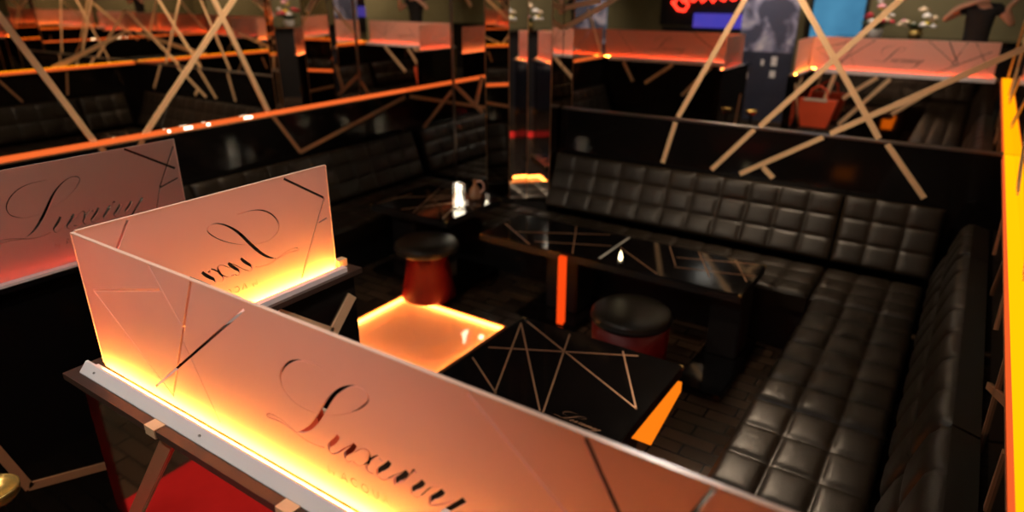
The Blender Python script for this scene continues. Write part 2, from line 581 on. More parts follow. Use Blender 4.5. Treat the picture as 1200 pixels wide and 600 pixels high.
banquette('banquette', 'black quilted banquette along the left wall under the orange light bar, far length',
          seat_q((-4.10, 2.75, SEAT - ST), (0, 1, 0), (-1, 0, 0), lin(0, 2.52, 11), [0, .2, .4, .59]),
          [back_l(2.75, lin(0, 2.52, 11))],
          [((-4.72, 2.75, FL), (-4.15, 5.27, SEAT - ST))], (-4.5, 4.0, FL))
banquette('banquette', 'black quilted banquette along the left wall half hidden behind the frosted side screen',
          seat_q((-4.10, .90, SEAT - ST), (0, 1, 0), (-1, 0, 0), lin(0, 1.84, 8), [0, .2, .4, .59]),
          [back_l(.90, lin(0, 1.84, 8))],
          [((-4.72, .90, FL), (-4.15, 2.74, SEAT - ST))], (-4.5, 1.8, FL))

# ------------------------------------------------------------------ frosted screens with script lettering
SCRIPT = []


def st(pts, w, closed=False):
    SCRIPT.append((pts, w))


LCURL = [(.968, .3197), (.9166, .3188), (.8732, .308), (.8418, .2873), (.8226, .2629), (.8172, .2418), (.8229, .222), (.8394, .2086), (.8628, .1994), (.8965, .1985), (.9332, .2040),
         (.9757, .218), (1.0176, .2391), (1.0471, .2596), (1.0708, .2833), (1.0776, .2976), (1.071, .3082), (1.0533, .3117), (1.0315, .3055), (1.0082, .2918), (.9831, .27),
         (.9626, .2454), (.9405, .2135), (.918, .1831), (.892, .1539), (.8705, .1366), (.8532, .1279)]
LW = [.0012, .0025, .0045, .006, .006, .0045, .003, .002, .0012, .001, .001, .0012, .0018, .003, .0045, .004, .003, .003, .004, .0065, .0095, .0115, .0125, .0125, .0105, .007, .003]
st(LCURL, LW)
st([(.8532, .1279), (.8428, .1236), (.8207, .1262), (.7951, .1297), (.7678, .1271), (.7523, .1245), (.7476, .1279), (.7545, .1348), (.7701, .1383), (.7966, .137), (.8277, .1291),
    (.8579, .1187), (.8887, .1155), (.9199, .1188), (.9326, .1228)], .0022)
TH = .0115


def thick(p, q):
    p, q = Vector(p), Vector(q)
    d = q - p
    n = Vector((-d.y, d.x)) * .025
    st([tuple(p), tuple(p + d * .25 + n), tuple(p + d * .6), tuple(p + d * .85 - n), tuple(q + Vector((.003, -.003)))], [.010, .0118, .0115, .009, .003])


thick((.9794, .1715), (.9429, .1249))
st([(.9429, .1249), (.9532, .1157), (.9733, .1273), (.9939, .1459), (1.0234, .17)], .0024)
thick((1.0269, .1704), (.9901, .1239))
st([(.9901, .1239), (1.0, .1165), (1.012, .1240)], .0024)
st([(1.0207, .1482), (1.0446, .1672), (1.0602, .1719), (1.0657, .1652), (1.0616, .1476), (1.0533, .1307), (1.0584, .1186), (1.0735, .1211)], [.0016, .0016, .003, .006, .010, .006, .003, .0015])
st([(1.0891, .1706), (1.0757, .1613), (1.0638, .1486), (1.0492, .1326), (1.0328, .1213), (1.0155, .1242)], [.004, .005, .004, .003, .002, .0055])
thick((1.1197, .1708), (1.0792, .123))
st([(1.0792, .123), (1.0983, .1177), (1.1249, .1395), (1.1568, .1654)], .0024)
thick((1.1637, .1686), (1.1266, .123))
st([(1.0920, .1660), (1.1005, .1620)], .006)
st([(1.1266, .123), (1.1487, .138), (1.1680, .162), (1.1791, .1786), (1.1865, .1750)], [.0016, .0016, .002, .006, .007])
thick((1.2035, .1648), (1.168, .1223))
st([(1.168, .1223), (1.1864, .1196), (1.2191, .1574), (1.2456, .1720)], .0024)
thick((1.2496, .1658), (1.2142, .1244))
st([(1.2142, .1244), (1.2186, .1175), (1.2398, .1301), (1.277, .1577)], .0024)
st([(1.2984, .1691), (1.2463, .1135), (1.222, .085), (1.195, .066), (1.178, .070), (1.19, .082), (1.225, .095), (1.275, .118)], [TH, .010, .007, .003, .002, .0016, .0016, .0016])


def small(letter, u, v, h):
    S = {'b': [[(0, 1.35), (0, 0), (.35, 0), (.45, .3), (.3, .6), (0, .55)]],
         'y': [[(0, .7), (.25, .05)], [(.5, .7), (.2, -.15), (.0, -.3)]],
         'A': [[(0, 0), (.42, 1), (.84, 0)], [(.18, .35), (.66, .35)]],
         'C': [[(.8, .85), (.5, 1), (.15, .8), (.05, .5), (.15, .2), (.5, 0), (.8, .15)]],
         'Q': [[(.5, 1), (.15, .8), (.05, .5), (.15, .2), (.5, 0), (.85, .2), (.95, .5), (.85, .8), (.5, 1)], [(.6, .15), (1.0, -.2)]],
         'U': [[(0, 1), (.02, .3), (.35, 0), (.68, .3), (.7, 1)]]}
    for s in S[letter]:
        st([(u + x * h, v + y * h) for x, y in s], h * .11)


for ch, u, h in (('b', .936, .014), ('y', .947, .014), ('A', .975, .020), ('C', 1.003, .020), ('Q', 1.033, .020), ('U', 1.066, .020), ('A', 1.092, .020)):
    small(ch, u, .0605, h)


def smooth_line(pts, ws, sub=5):
    if len(pts) < 3:
        return pts, ws
    P, Wd = [], []
    n = len(pts)
    for i in range(n - 1):
        p0, p1, p2, p3 = (Vector(pts[max(i - 1, 0)]), Vector(pts[i]), Vector(pts[i + 1]), Vector(pts[min(i + 2, n - 1)]))
        for s in range(sub):
            t = s / sub
            P.append(.5 * ((2 * p1) + (p2 - p0) * t + (2 * p0 - 5 * p1 + 4 * p2 - p3) * t * t + (3 * p1 - p0 - 3 * p2 + p3) * t ** 3))
            Wd.append(ws[i] + (ws[i + 1] - ws[i]) * t)
    P.append(Vector(pts[-1])); Wd.append(ws[-1])
    return P, Wd


def poly_of(pts, w):
    ws = list(w) if isinstance(w, (list, tuple)) else [w] * len(pts)
    pts, ws = smooth_line(pts, ws)
    quads = []
    P = [Vector(p) for p in pts]
    Ls, Rs = [], []
    for i, p in enumerate(P):
        d = (P[min(i + 1, len(P) - 1)] - P[max(i - 1, 0)])
        d = d.normalized() if d.length > 1e-9 else Vector((1, 0))
        n = Vector((-d.y, d.x)) * ws[i] / 2
        Ls.append(p + n); Rs.append(p - n)
    for i in range(len(P) - 1):
        quads.append([Ls[i], Ls[i + 1], Rs[i + 1], Rs[i]])
    return quads


def etched_pane(length, height, lines, off_u, off_v, flip, with_text=True):
    """2-D triangulation of a pane with the clear strokes left open. Returns verts, triangles"""
    V2, F2 = [], []

    def addpoly(q):
        a = sum(q[i].x * q[(i + 1) % len(q)].y - q[(i + 1) % len(q)].x * q[i].y for i in range(len(q)))
        if abs(a) < 1e-9:
            return
        q = [Vector((min(max(p.x, .0005), length - .0005), min(max(p.y, .0005), height - .0005))) for p in q]
        if a < 0:
            q = q[::-1]
        o = len(V2)
        V2.extend(q)
        F2.append(list(range(o, o + len(q))))
    V2 += [Vector((0, 0)), Vector((length, 0)), Vector((length, height)), Vector((0, height))]
    F2.append([0, 1, 2, 3])
    for a, b, w in lines:
        for q in poly_of([a, b], w * 1.3):
            addpoly(q)
    if with_text:
        for pts, w in SCRIPT:
            pts2 = [(x + off_u, y + off_v) for x, y in pts]
            for q in poly_of(pts2, w):
                addpoly(q)
    vs, es, fs, ov, oe, of = delaunay_2d_cdt(V2, [], F2, 1, 1e-6)
    tris = [f for f, o in zip(fs, of) if all(i == 0 for i in o) and len(o) > 0]
    if flip:
        vs = [Vector((length - v.x, v.y)) for v in vs]
    return vs, tris


def pane_mesh(vs, tris, to3d, nrm, th):
    m = MB()
    n = len(vs)
    nrm = Vector(nrm)
    fr = [to3d(v.x, v.y) + nrm * th / 2 for v in vs]
    bk = [to3d(v.x, v.y) - nrm * th / 2 for v in vs]
    from collections import Counter
    cnt = {}
    for t in tris:
        for i in range(len(t)):
            e = (t[i], t[(i + 1) % len(t)])
            k = tuple(sorted(e))
            cnt[k] = cnt.get(k, 0) + 1
    fs = [tuple(t) for t in tris] + [tuple(i + n for i in t[::-1]) for t in tris]
    for t in tris:
        for i in range(len(t)):
            e = (t[i], t[(i + 1) % len(t)])
            if cnt[tuple(sorted(e))] == 1:
                fs.append((e[1], e[0], e[0] + n, e[1] + n))
    m.add(fr + bk, fs)
    return m


GH = .40


def prism(m, prof, f0, f1):
    n = len(prof)
    m.add([f0(*p) for p in prof] + [f1(*p) for p in prof], [tuple(range(n)), tuple(range(2 * n - 1, n - 1, -1))] + [(i, (i + 1) % n, n + (i + 1) % n, n + i) for i in range(n)])
    return m


def channel_x(x0, x1):
    m = MB()
    for x0, prof in ((x0, [(.668, -.010), (.668, -.007), (.690, .018), (.6965, .018), (.698, -.010)]), (x0, [(.698, -.010), (.698, -.006), (.720, -.006), (.720, -.010)]),
                 (x0 + .125, [(.7275, -.010), (.7275, .004), (.824, .004), (.824, -.046), (.812, -.046), (.812, -.010)])):
        prism(m, prof, lambda y, z, x0=x0: Vector((x0, y, LEDGE + z)), lambda y, z: Vector((x1, y, LEDGE + z)))
    return m


E_ = .0045
GT = .006
# long screen
ls = thing('glass_screen', 'long frosted glass screen with script lettering on the front partition, glowing yellow at its base', 'glass screen', (-.9, .72, LEDGE), 'frosted glass screens')
lines = [((.0481, .2489), (.3993, .3397), .006), ((.0481, .2489), (.3541, .0306), .004), ((.3698, .3969), (.47, .2585), .003), ((.4578, .2198), (.5511, .0299), .003),
         ((.5419, .3979), (.3507, .0293), .006), ((.7274, .3811), (.2705, .0297), .006), ((1.3092, .3953), (1.66, .118), .005), ((1.524, .3959), (1.66, .152), .009), ((1.7139, .397), (1.60, .12), .006),
         ((1.45, .02), (1.98, .30), .006), ((1.80, .39), (1.98, .10), .005)]
vs, tr = etched_pane(2.05, GH, lines, 0, 0, False)
pane_mesh(vs, tr, lambda u, v: Vector((-1.885 + u, .724, LEDGE + v)), (0, -1, 0), GT).build('frosted_pane', 'frost', ls)
ch = channel_x(-1.925, .19)
ch.build('channel', 'channel', ls)
B((-1.88, .6985, LEDGE - .006), (.15, .7105, LEDGE - .001)).build('led_strip', 'led_front', ls)
for x in (-1.86, -1.36, -.86, -.36):
    MB().lathe((x, .680, LEDGE + .0055), [(0, .003), (.004, .0025), (.005, 0)], 10).build('screw', 'steel', ls)
B((-1.887, .7195, LEDGE + GH), (.165, .7285, LEDGE + GH + .003)).build('polished_edge', 'edge', ls)
B((-1.889, .7195, LEDGE + .012), (-1.886, .7285, LEDGE + GH)).build('polished_edge', 'edge', ls)
# return screen
rs = thing('glass_screen', 'short frosted glass screen turning back from the long one, its lettering seen from behind', 'glass screen', (-1.9, 1.15, LEDGE), 'frosted glass screens')
lines = [((.183, .3931), (.0179, .2826), .007), ((.0179, .2826), (.1611, .0154), .006), ((.0565, .1965), (.0143, .205), .005), ((.7156, .3934), (.80, .26), .007)]
vs, tr = etched_pane(.855, GH, lines, -.590, -.002, False)
pane_mesh(vs, tr, lambda u, v: Vector((-1.895, 1.588 - u, LEDGE + v)), (-1, 0, 0), GT).build('frosted_pane', 'frost', rs)
MB().box((-1.935, .78, LEDGE - .010), (-1.8985, 1.60, LEDGE)).box((-1.869, .78, LEDGE - .010), (-1.842, 1.60, LEDGE + .009)).box((-1.891, .78, LEDGE - .010), (-1.869, 1.60, LEDGE - .006)).build('channel', 'channel', rs)
B((-1.8840, .785, LEDGE - .006), (-1.8695, 1.585, LEDGE - .001)).build('led_strip', 'led_side', rs)
B((-1.8995, .735, LEDGE + GH), (-1.8905, 1.59, LEDGE + GH + .003)).build('polished_edge', 'edge', rs)
B((-1.8995, 1.5885, LEDGE + .012), (-1.8905, 1.5915, LEDGE + GH)).build('polished_edge', 'edge', rs)
# left side screen
fs_ = thing('glass_screen', 'dimmer frosted glass screen with script lettering across the aisle on the left', 'glass screen', (-2.79, 1.1, LEDGE), 'frosted glass screens')
lines = [((.5918, .397), (.7878, .2735), .008), ((.7958, .3694), (.7041, .2089), .007), ((.7037, .2068), (.7907, .2319), .006), ((.7041, .2089), (.64, .03), .005)]
vs, tr = etched_pane(.80, GH, lines, -.673, .016, False)
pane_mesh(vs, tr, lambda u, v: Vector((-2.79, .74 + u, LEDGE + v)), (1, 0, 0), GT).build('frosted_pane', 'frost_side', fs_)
MB().box((-2.806, .73, LEDGE - .010), (-2.755, 1.56, LEDGE)).box((-2.845, .73, LEDGE - .010), (-2.822, 1.56, LEDGE)).box((-2.822, .73, LEDGE - .010), (-2.806, 1.56, LEDGE - .006)).build('channel', 'channel', fs_)
B((-2.821, .74, LEDGE - .006), (-2.806, 1.55, LEDGE - .0015)).build('led_strip', 'led_left', fs_)
B((-2.7945, 1.540, LEDGE + .012), (-2.7855, 1.543, LEDGE + GH)).build('polished_edge', 'edge', fs_)
# left front screen, seen in the mirrors
lf = thing('glass_screen', 'frosted glass screen fronting the left booth, seen only in the back mirror', 'glass screen', (-3.9, .72, LEDGE), 'frosted glass screens')
vs, tr = etched_pane(2.12, GH, [((.2, .39), (.5, .03), .006), ((1.4, .39), (1.9, .05), .006)], 0, 0, False)
pane_mesh(vs, tr, lambda u, v: Vector((-4.94 + u, .724, LEDGE + v)), (0, -1, 0), GT).build('frosted_pane', 'frost', lf)
channel_x(-4.95, -2.87).build('channel', 'channel', lf)
B((-4.94, .6985, LEDGE - .006), (-2.86, .7105, LEDGE - .001)).build('led_strip', 'led_front', lf)

# ------------------------------------------------------------------ low partitions under the screens
CAPZ = LEDGE - .0105
hp = thing('low_partition', 'long dark mirrored half wall with gold strips under the front screen', 'partition', (-.9, .74, FL))
B((-1.96, .68, FL), (.25, .80, CAPZ - .02)).build('wall_body', 'dark_mirror', hp)
B((-1.965, .640, CAPZ - .02), (.25, .81, CAPZ)).build('cap', 'bronze', hp)
for a, b in [((-1.498, -1.05), (-1.85, -1.50)), ((-1.85, -1.50), (-1.60, -2.2)), ((-.995, -1.05), (-.90, -1.55)), ((-.9, -1.5), (-1.5, -2.25))]:
    strip((a[0], .68, a[1]), (b[0], .68, b[1]), ny, .042, hp, 'copper')
for x in (-1.515, -1.01):
    MB().box((x - .02, .637, CAPZ - .024), (x + .025, .667, CAPZ + .003)).build('gold_clip', 'gold', hp)
for a, b in [((-1.045, -1.06), (-1.406, -1.357)), ((-.3, -1.06), (-.8, -1.5)), ((-1.4, -1.7), (-.9, -1.07)), ((-1.55, -1.06), (-1.62, -1.4))]:
    strip((a[0], .80, a[1]), (b[0], .80, b[1]), (0, 1, 0), .05, hp)
rp = thing('low_partition', 'short black half wall with a gold strip under the return screen', 'partition', (-1.89, 1.2, FL))
B((-1.95, .812, FL), (-1.855, 1.64, CAPZ - .02)).build('wall_body', 'black_gloss', rp)
B((-1.955, .812, CAPZ - .02), (-1.825, 1.66, CAPZ)).build('cap', 'bronze', rp)
for a, b in [((1.62, -1.12), (1.505, -1.238)), ((1.505, -1.238), (1.1, -1.7)), ((1.276, -1.06), (1.5, -1.235))]:
    strip((-1.855, a[0], a[1]), (-1.855, b[0], b[1]), (1, 0, 0), .045, rp)
B((-1.92, 1.605, CAPZ), (-1.89, 1.645, CAPZ + .03)).build('gold_clip', 'gold', rp)
lp = thing('low_partition', 'black half wall with gold strips under the left side screen across the aisle', 'partition', (-2.8, 1.15, FL))
B((-2.86, .35, FL), (-2.80, 1.56, CAPZ - .02)).build('wall_body', 'black_gloss', lp)
B((-2.865, .35, CAPZ - .02), (-2.752, 1.57, CAPZ)).build('cap', 'black_gloss', lp)
for a, b in [((.58, -1.44), (.692, -1.857)), ((.69, -1.85), (1.30, -2.04))]:
    strip((-2.80, a[0], a[1]), (-2.80, b[0], b[1]), (1, 0, 0), .035, lp, 'copper')
lq = thing('low_partition', 'black half wall across the front of the left booth, seen in the back mirror', 'partition', (-3.9, .74, FL))
B((-4.95, .68, FL), (-2.862, .80, CAPZ - .02)).build('wall_body', 'black_gloss', lq)
B((-4.95, .640, CAPZ - .02), (-2.867, .81, CAPZ)).build('cap', 'black_gloss', lq)
for a, b in [((-4.581, -1.06), (-4.401, -1.349)), ((-3.779, -1.06), (-4.201, -1.361)), ((-3.2, -1.06), (-3.6, -1.5))]:
    strip((a[0], .80, a[1]), (b[0], .80, b[1]), (0, 1, 0), .045, lq)


# ------------------------------------------------------------------ tables
def table(label, x0, x1, y0, y1, top, inlays, base, ped, bright=(), fascia=None, bar=None, text=None):
    t = thing('lounge_table', label, 'table', ((x0 + x1) / 2, (y0 + y1) / 2, FL), 'black glass tables')
    MB().bbox((x0, y0, top - .010), (x1, y1, top), .003).build('tabletop', 'table_gloss', t)
    MB().box((x0 + .003, y0 + .003, top - .06), (x1 - .003, y1 - .003, top - .0105)).build('apron', 'matte_black', t)
    for a, b in inlays:
        strip((*a, top + .0002), (*b, top + .0002), (0, 0, 1), .008, t, 'inlay', .0012, 'inlay_glint_line')
    for a, b in bright:
        strip((*a, top + .0002), (*b, top + .0002), (0, 0, 1), .02, t, 'top_glint', .0012, 'inlay_glint_line')  # painted reflection streak, laid on like an inlay
    for (px0, px1, py0, py1) in ped:
        MB().bbox((px0, py0, FL + .05), (px1, py1, top - .06), .008).build('pedestal', 'matte_black', t)
    for bb in (base if isinstance(base[0], tuple) else [base]):
        MB().bbox((bb[0], bb[2], FL + .001), (bb[1], bb[3], FL + .05), .012).build('base_plate', 'table_gloss', t)
    for x in (x0 + .01, x1 - .01):
        for y in (y0 + .01, y1 - .01):
            MB().ball((x, y, top - .012), .014).build('corner_cap', 'brass', t)
    if fascia:
        fa = MB()
        fx0, fx1, fy0, fy1, za0, za1, zb0, zb1 = fascia
        fa.add([(fx0, fy0, za0), (fx1, fy0, za0), (fx1, fy1, zb0), (fx0, fy1, zb0), (fx0, fy0, za1), (fx1, fy0, za1), (fx1, fy1, zb1), (fx0, fy1, zb1)],
               [(0, 3, 2, 1), (4, 5, 6, 7), (0, 1, 5, 4), (1, 2, 6, 5), (2, 3, 7, 6), (3, 0, 4, 7)])
        fa.build('lit_fascia', 'orange_fascia', t)
    if bar:
        B(*bar).build('light_slot', 'orange_bar', t)
    if text:
        mbx = MB()
        for pts, w in text:
            mbx_q = poly_of(pts, w)
            for q in mbx_q:
                mbx.add([(p.x, p.y, top + .001) for p in q], [(0, 1, 2, 3)])
        mbx.build('lettering', 'inlay', t)
    return t


TT = -1.72
# table 3: nearest, square. lettering across its near side
sc_ = .36
txt = [([(-1.215 + (x - .75) * .40, 2.118 + (y - .11) * .30) for x, y in pts], [q * .35 for q in w] if isinstance(w, list) else w * .35) for pts, w in SCRIPT[:18]]
table('near square black glass table with copper line inlays just behind the long screen', -1.835, -.895, 2.085, 2.83, TT,
      [((-1.801, 2.754), (-1.522, 2.11)), ((-1.801, 2.754), (-1.28, 2.112)), ((-1.782, 2.789), (-.933, 2.36)), ((-1.794, 2.437), (-1.117, 2.788)),
       ((-1.516, 2.794), (-1.262, 2.109)), ((-1.202, 2.787), (-.935, 2.359)), ((-1.80, 2.31), (-1.516, 2.114))],
      (-1.75, -.99, 2.22, 2.76), [(-1.62, -1.05, 2.28, 2.70)], fascia=(-1.06, -.905, 2.50, 2.86, TT - .27, TT - .075, TT - .17, TT - .115), text=txt)
table('wide black glass table with copper line inlays standing before the back banquette', -2.86, -.90, 3.80, 4.36, TT,
      [((-2.833, 4.093), (-2.42, 3.81)), ((-2.33, 4.34), (-2.079, 3.83)), ((-1.853, 4.119), (-1.45, 3.82)), ((-1.57, 4.34), (-1.399, 4.014)),
       ((-1.36, 4.35), (-1.148, 3.957)), ((-1.10, 4.34), (-.933, 4.021)), ((-2.66, 3.971), (-2.031, 4.32)), ((-2.422, 3.881), (-1.917, 4.111)),
       ((-1.399, 3.99), (-.911, 4.133)), ((-1.449, 4.163), (-.95, 4.35))],
      ((-2.50, -2.0, 3.76, 4.28), (-1.16, -.86, 3.47, 4.28)), [(-2.36, -2.10, 3.95, 4.2), (-1.12, -.92, 3.95, 4.2)],
      bright=[((-1.885, 4.34), (-1.88, 3.85))], bar=((-2.155, 3.765, FL + .002), (-2.105, 3.799, TT - .02)))
table('small square black glass table carrying the glowing white candle by the mirror pillar', -4.08, -3.24, 3.87, 4.62, TT,
      [((-3.90, 4.58), (-3.61, 3.89)), ((-4.04, 3.90), (-3.986, 4.296)), ((-3.309, 3.90), (-3.431, 4.213)), ((-3.741, 4.21), (-3.60, 4.44)), ((-4.05, 4.1), (-3.6, 4.5)), ((-3.75, 3.9), (-3.5, 4.3))],
      (-4.00, -3.08, 3.75, 4.36), [(-3.97, -3.70, 4.0, 4.35)])


# ------------------------------------------------------------------ stools
def stool(label, x, y, FL=FL, barrel=False):
    t = thing('round_stool', label, 'stool', (x, y, FL), 'round red based stools')
    MB().lathe((x, y, FL), ([(0, 0), (.225, 0), (.232, .02), (.236, .2), (.240, .38), (0, .38)] if barrel else [(0, .0), (.212, 0), (.212, .02), (.185, .14), (.165, .28), (.160, .40), (0, .40)]), 40).build('base', 'stool_red', t)
    MB().lathe((x, y, FL), [(0, .375), (.222, .375), (.243, .385), (.250, .41), (.248, .432), (.224, .452), (.14, .46), (0, .462)], 40).build('seat', 'leather', t)
    MB().lathe((x, y, FL), [(.2495, .395), (.2535, .40), (.2535, .41), (.2495, .415)], 40).build('piping', 'matte_black', t)
    return t


stool('round stool with dark red flared base standing on the glowing orange floor panel', -3.225, 3.605, FL + .052)
stool('round stool with red base half hidden behind the near square table', -1.47, 3.50, FL, True)

# glowing floor panel
fp = thing('floor_light_panel', 'square glowing orange light panel set in the floor before the red stool', 'light panel', (-2.9, 3.1, FL), None)
X0, X1, Y0, Y1 = -3.385, -2.43, 2.73, 3.50
MB().box((X0, Y0, FL + .001), (X1, Y1, FL + .006)).build('tray', 'panel_white', fp)
MB().box((X0 - .012, Y0, FL), (X0, Y1, FL + .05)).box((X1, Y0, FL), (X1 + .012, Y1, FL + .05)).box((X0 - .012, Y1, FL), (X1 + .012, Y1 + .01, FL + .05)).box((X0 - .012, Y0 - .01, FL), (X1 + .012, Y0, FL + .05)).build('rim', 'copper', fp)
MB().box((X0 + .004, Y0 + .01, FL + .012), (X0 + .016, Y1 - .01, FL + .03)).box((X1 - .016, Y0 + .01, FL + .012), (X1 - .004, Y1 - .01, FL + .03)).box((X0 + .016, Y1 - .016, FL + .012), (X1 - .016, Y1 - .004, FL + .03)).box((X0 + .016, Y0 + .004, FL + .012), (X1 - .016, Y0 + .016, FL + .03)).build('led_strip', 'floor_led', fp)
B((X0, Y0, FL + .040), (X1, Y1, FL + .050)).build('cover_glass', 'glass', fp)

# ------------------------------------------------------------------ things on the tables
ca = thing('candle_glass', 'glass tumbler with a bright white candle on the small corner table', 'candle', (-3.385, 4.215, TT))
MB().lathe((-3.385, 4.215, TT + .001), [(0, 0), (.052, 0), (.056, .01), (.064, .20), (.061, .20), (.053, .014), (0, .012)], 24).build('tumbler', 'glass', ca)
MB().lathe((-3.385, 4.215, TT + .015), [(0, 0), (.048, 0), (.053, .15), (.04, .165), (0, .168)], 20).build('candle', 'wax', ca)
ca2 = thing('candle_glass', 'tiny white candle glass at the far corner of the small corner table', 'candle', (-3.29, 4.48, TT))
MB().lathe((-3.29, 4.48, TT + .001), [(0, 0), (.02, 0), (.026, .07), (.023, .07), (.018, .006), (0, .005)], 20).build('tumbler', 'glass', ca2)
MB().lathe((-3.29, 4.48, TT + .008), [(0, 0), (.016, 0), (.018, .045), (0, .05)], 16).build('candle', 'wax', ca2)
car = thing('decanter', 'small brown glass decanter with a loop handle behind the white candle', 'decanter', (-3.43, 4.50, TT))
MB().lathe((-3.43, 4.50, TT + .001), [(0, 0), (.05, 0), (.06, .03), (.055, .08), (.02, .12), (.018, .16), (.024, .17), (0, .17)], 24).build('body', pbr('brown_glass', (.20, .09, .05), .08, 0, .6), car)
MB().tube([(-3.382, 4.50, TT + .06), (-3.34, 4.50, TT + .09), (-3.335, 4.50, TT + .14), (-3.365, 4.50, TT + .165), (-3.415, 4.50, TT + .155)], .008).build('handle', pbr('pink_handle', (.5, .25, .2), .3), car)
tl = thing('table_gleam', 'small glowing drop added for a reflected gleam near the front edge of the wide table', 'candle', (-1.72, 3.84, TT))  # stands in for a reflection at the table edge
MB().lathe((-1.72, 3.84, TT + .001), [(0, 0), (.02, 0), (.022, .018), (0, .018)], 20).build('gleam_base', 'steel', tl)
MB().lathe((-1.72, 3.84, TT + .02), [(0, 0), (.012, .012), (.014, .03), (.007, .06), (0, .08)], 16).build('gleam_drop', 'gleam_glow', tl)

# ------------------------------------------------------------------ hall behind the eye (seen in the mirrors)
tag(MB().bbox((-2.97, -.14, FL + .001), (.9, .335, FL + .018), .004).build('carpet_runner', 'carpet'), 'red carpet runner on the floor before the front partition', 'carpet')
tag(MB().bbox((-1.3, -1.25, FL + .001), (1.0, -.16, FL + .65), .01).build('stage_riser', 'riser'), 'black raised riser the photographer stands on', 'platform')

bg = thing('handbag', 'orange red handbag with a pale open top, seen in the back mirror', 'bag', (-1.64, 1.16, -1.69))
MB().add([], []) 
hb = MB()
hb.add([(-1.80, 1.08, -1.69), (-1.48, 1.08, -1.69), (-1.48, 1.24, -1.69), (-1.80, 1.24, -1.69), (-1.88, 1.10, -1.34), (-1.40 , 1.10, -1.34), (-1.40, 1.22, -1.34), (-1.88, 1.22, -1.34)],
       [(3, 2, 1, 0), (0, 1, 5, 4), (1, 2, 6, 5), (2, 3, 7, 6), (3, 0, 4, 7), (4, 5, 6, 7)])
hb.build('body', 'bag', bg)
B((-1.80, 1.22, -1.36), (-1.52, 1.232, -1.325)).build('lining', 'bag_rim', bg)
MB().tube([(-1.76, 1.16, -1.34), (-1.73, 1.16, -1.22), (-1.64, 1.16, -1.17), (-1.55, 1.16, -1.22), (-1.52, 1.16, -1.34)], .012).build('handle', 'bag', bg)
pf = thing('square_pouf', 'black square pouf tucked into the corner of the front partition, under the handbag', 'pouf', (-1.6, 1.15, FL))
MB().bbox((-1.84, .90, FL + .03), (-1.36, 1.36, -1.692), .03, 3).build('cushion', 'leather', pf)
for x in (-1.80, -1.40):
    for y in (.95, 1.31):
        MB().box((x - .02, y - .02, FL), (x + .02, y + .02, FL + .035)).build('leg', 'matte_black', pf)

bs = thing('ash_stand', 'slim brass topped ash stand in the aisle against the left partition', 'ash stand', (-2.62, .545, FL))
MB().lathe((-2.62, .545, -1.72), [(0, 0), (.06, 0), (.078, .02), (.082, .05), (.076, .055), (.068, .03), (0, .02)], 36).build('bowl', 'brass', bs)
MB().lathe((-2.62, .545, FL), [(0, .58), (.02, .58), (.02, .03), (.075, .012), (.08, 0), (0, 0)], 32).build('pedestal', 'matte_black', bs)

sg = thing('neon_sign', 'red neon script sign on a black board on the rear wall, seen in the mirror', 'sign', (-4.6, -3.98, -.3))
B((-6.0, -4.04, -.75), (-3.3, -4.0, .8)).build('board', 'matte_black', sg)
nz = []
for i in range(46):
    t = i / 45
    nz.append((-5.7 + 2.0 * t, -3.97, -.33 + .10 * t + .11 * abs(math.sin(9.5 * t * PI / 1.0)) * (1.3 - .5 * t)))
MB().tube(nz, .022).build('neon_tube', 'neon', sg)
MB().tube([(-5.75, -3.97, -.28), (-5.6, -3.97, -.44), (-5.45, -3.97, -.46), (-5.38, -3.97, -.36), (-5.5, -3.97, -.10), (-5.42, -3.97, .2)], .026).build('neon_tube', 'neon', sg)
vb = thing('led_screen', 'low violet blue light screen under the neon sign', 'screen', (-4.9, -3.95, -.75))
B((-5.9, -3.98, -1.2), (-4.1, -3.9, -.78)).build('frame', 'matte_black', vb)
B((-5.2, -3.9, -.78), (-4.15, -3.86, -.50)).build('display', 'screen2', vb)
bl = thing('display_screen', 'pale blue glowing screen on the rear wall, seen in the back mirror', 'screen', (-2.3, -4.0, 0))
B((-2.95, -4.04, -.95), (-1.92, -3.98, .75)).build('frame', 'matte_black', bl)
B((-2.88, -3.98, -.90), (-1.98, -3.96, .70)).build('display', 'screen', bl)
po = thing('banner_stand', 'tall printed banner stand at the end of the aisle, seen in the mirror', 'banner', (-3.25, -2.0, FL))
B((-3.64, -2.0, -1.05), (-2.70, -1.98, .35)).build('picture_print', 'poster', po)
B((-3.64, -2.0, FL + .05), (-2.70, -1.98, -1.05)).build('lower_print', 'poster_dark', po)
for bx, bz, bw, bh in ((-3.05, -1.12, .10, .16), (-3.05, -1.36, .10, .12), (-3.22, -1.18, .05, .10), (-3.50, -1.42, .08, .10)):
    B((bx, -1.98, bz - bh), (bx + bw, -1.976, bz)).build('pale_block', 'channel', po)
B((-3.66, -2.08, FL), (-2.68, -1.9, FL + .06)).build('base', 'steel', po)
fc = thing('bar_counter', 'black bar counter along the rear wall under the flowers', 'counter', (-1.3, -3.0, FL))
B((-2.2, -3.3, FL), (1.0, -2.75, -.86)).build('body', 'matte_black', fc)
MB().bbox((-2.25, -3.35, -.86), (1.05, -2.70, -.80), .01).build('countertop', 'black_gloss', fc)
fcols = [('flower_red', (.6, .05, .07)), ('flower_pink', (.8, .38, .42)), ('flower_white', (.85, .82, .78)), ('flower_yellow', (.85, .65, .06)), ('flower_cream', (.8, .62, .42)), ('leaf_dark', (.05, .08, .03))]
for n_, c_ in fcols:
    M[n_] = pbr(n_, c_, .7, vary=.15)
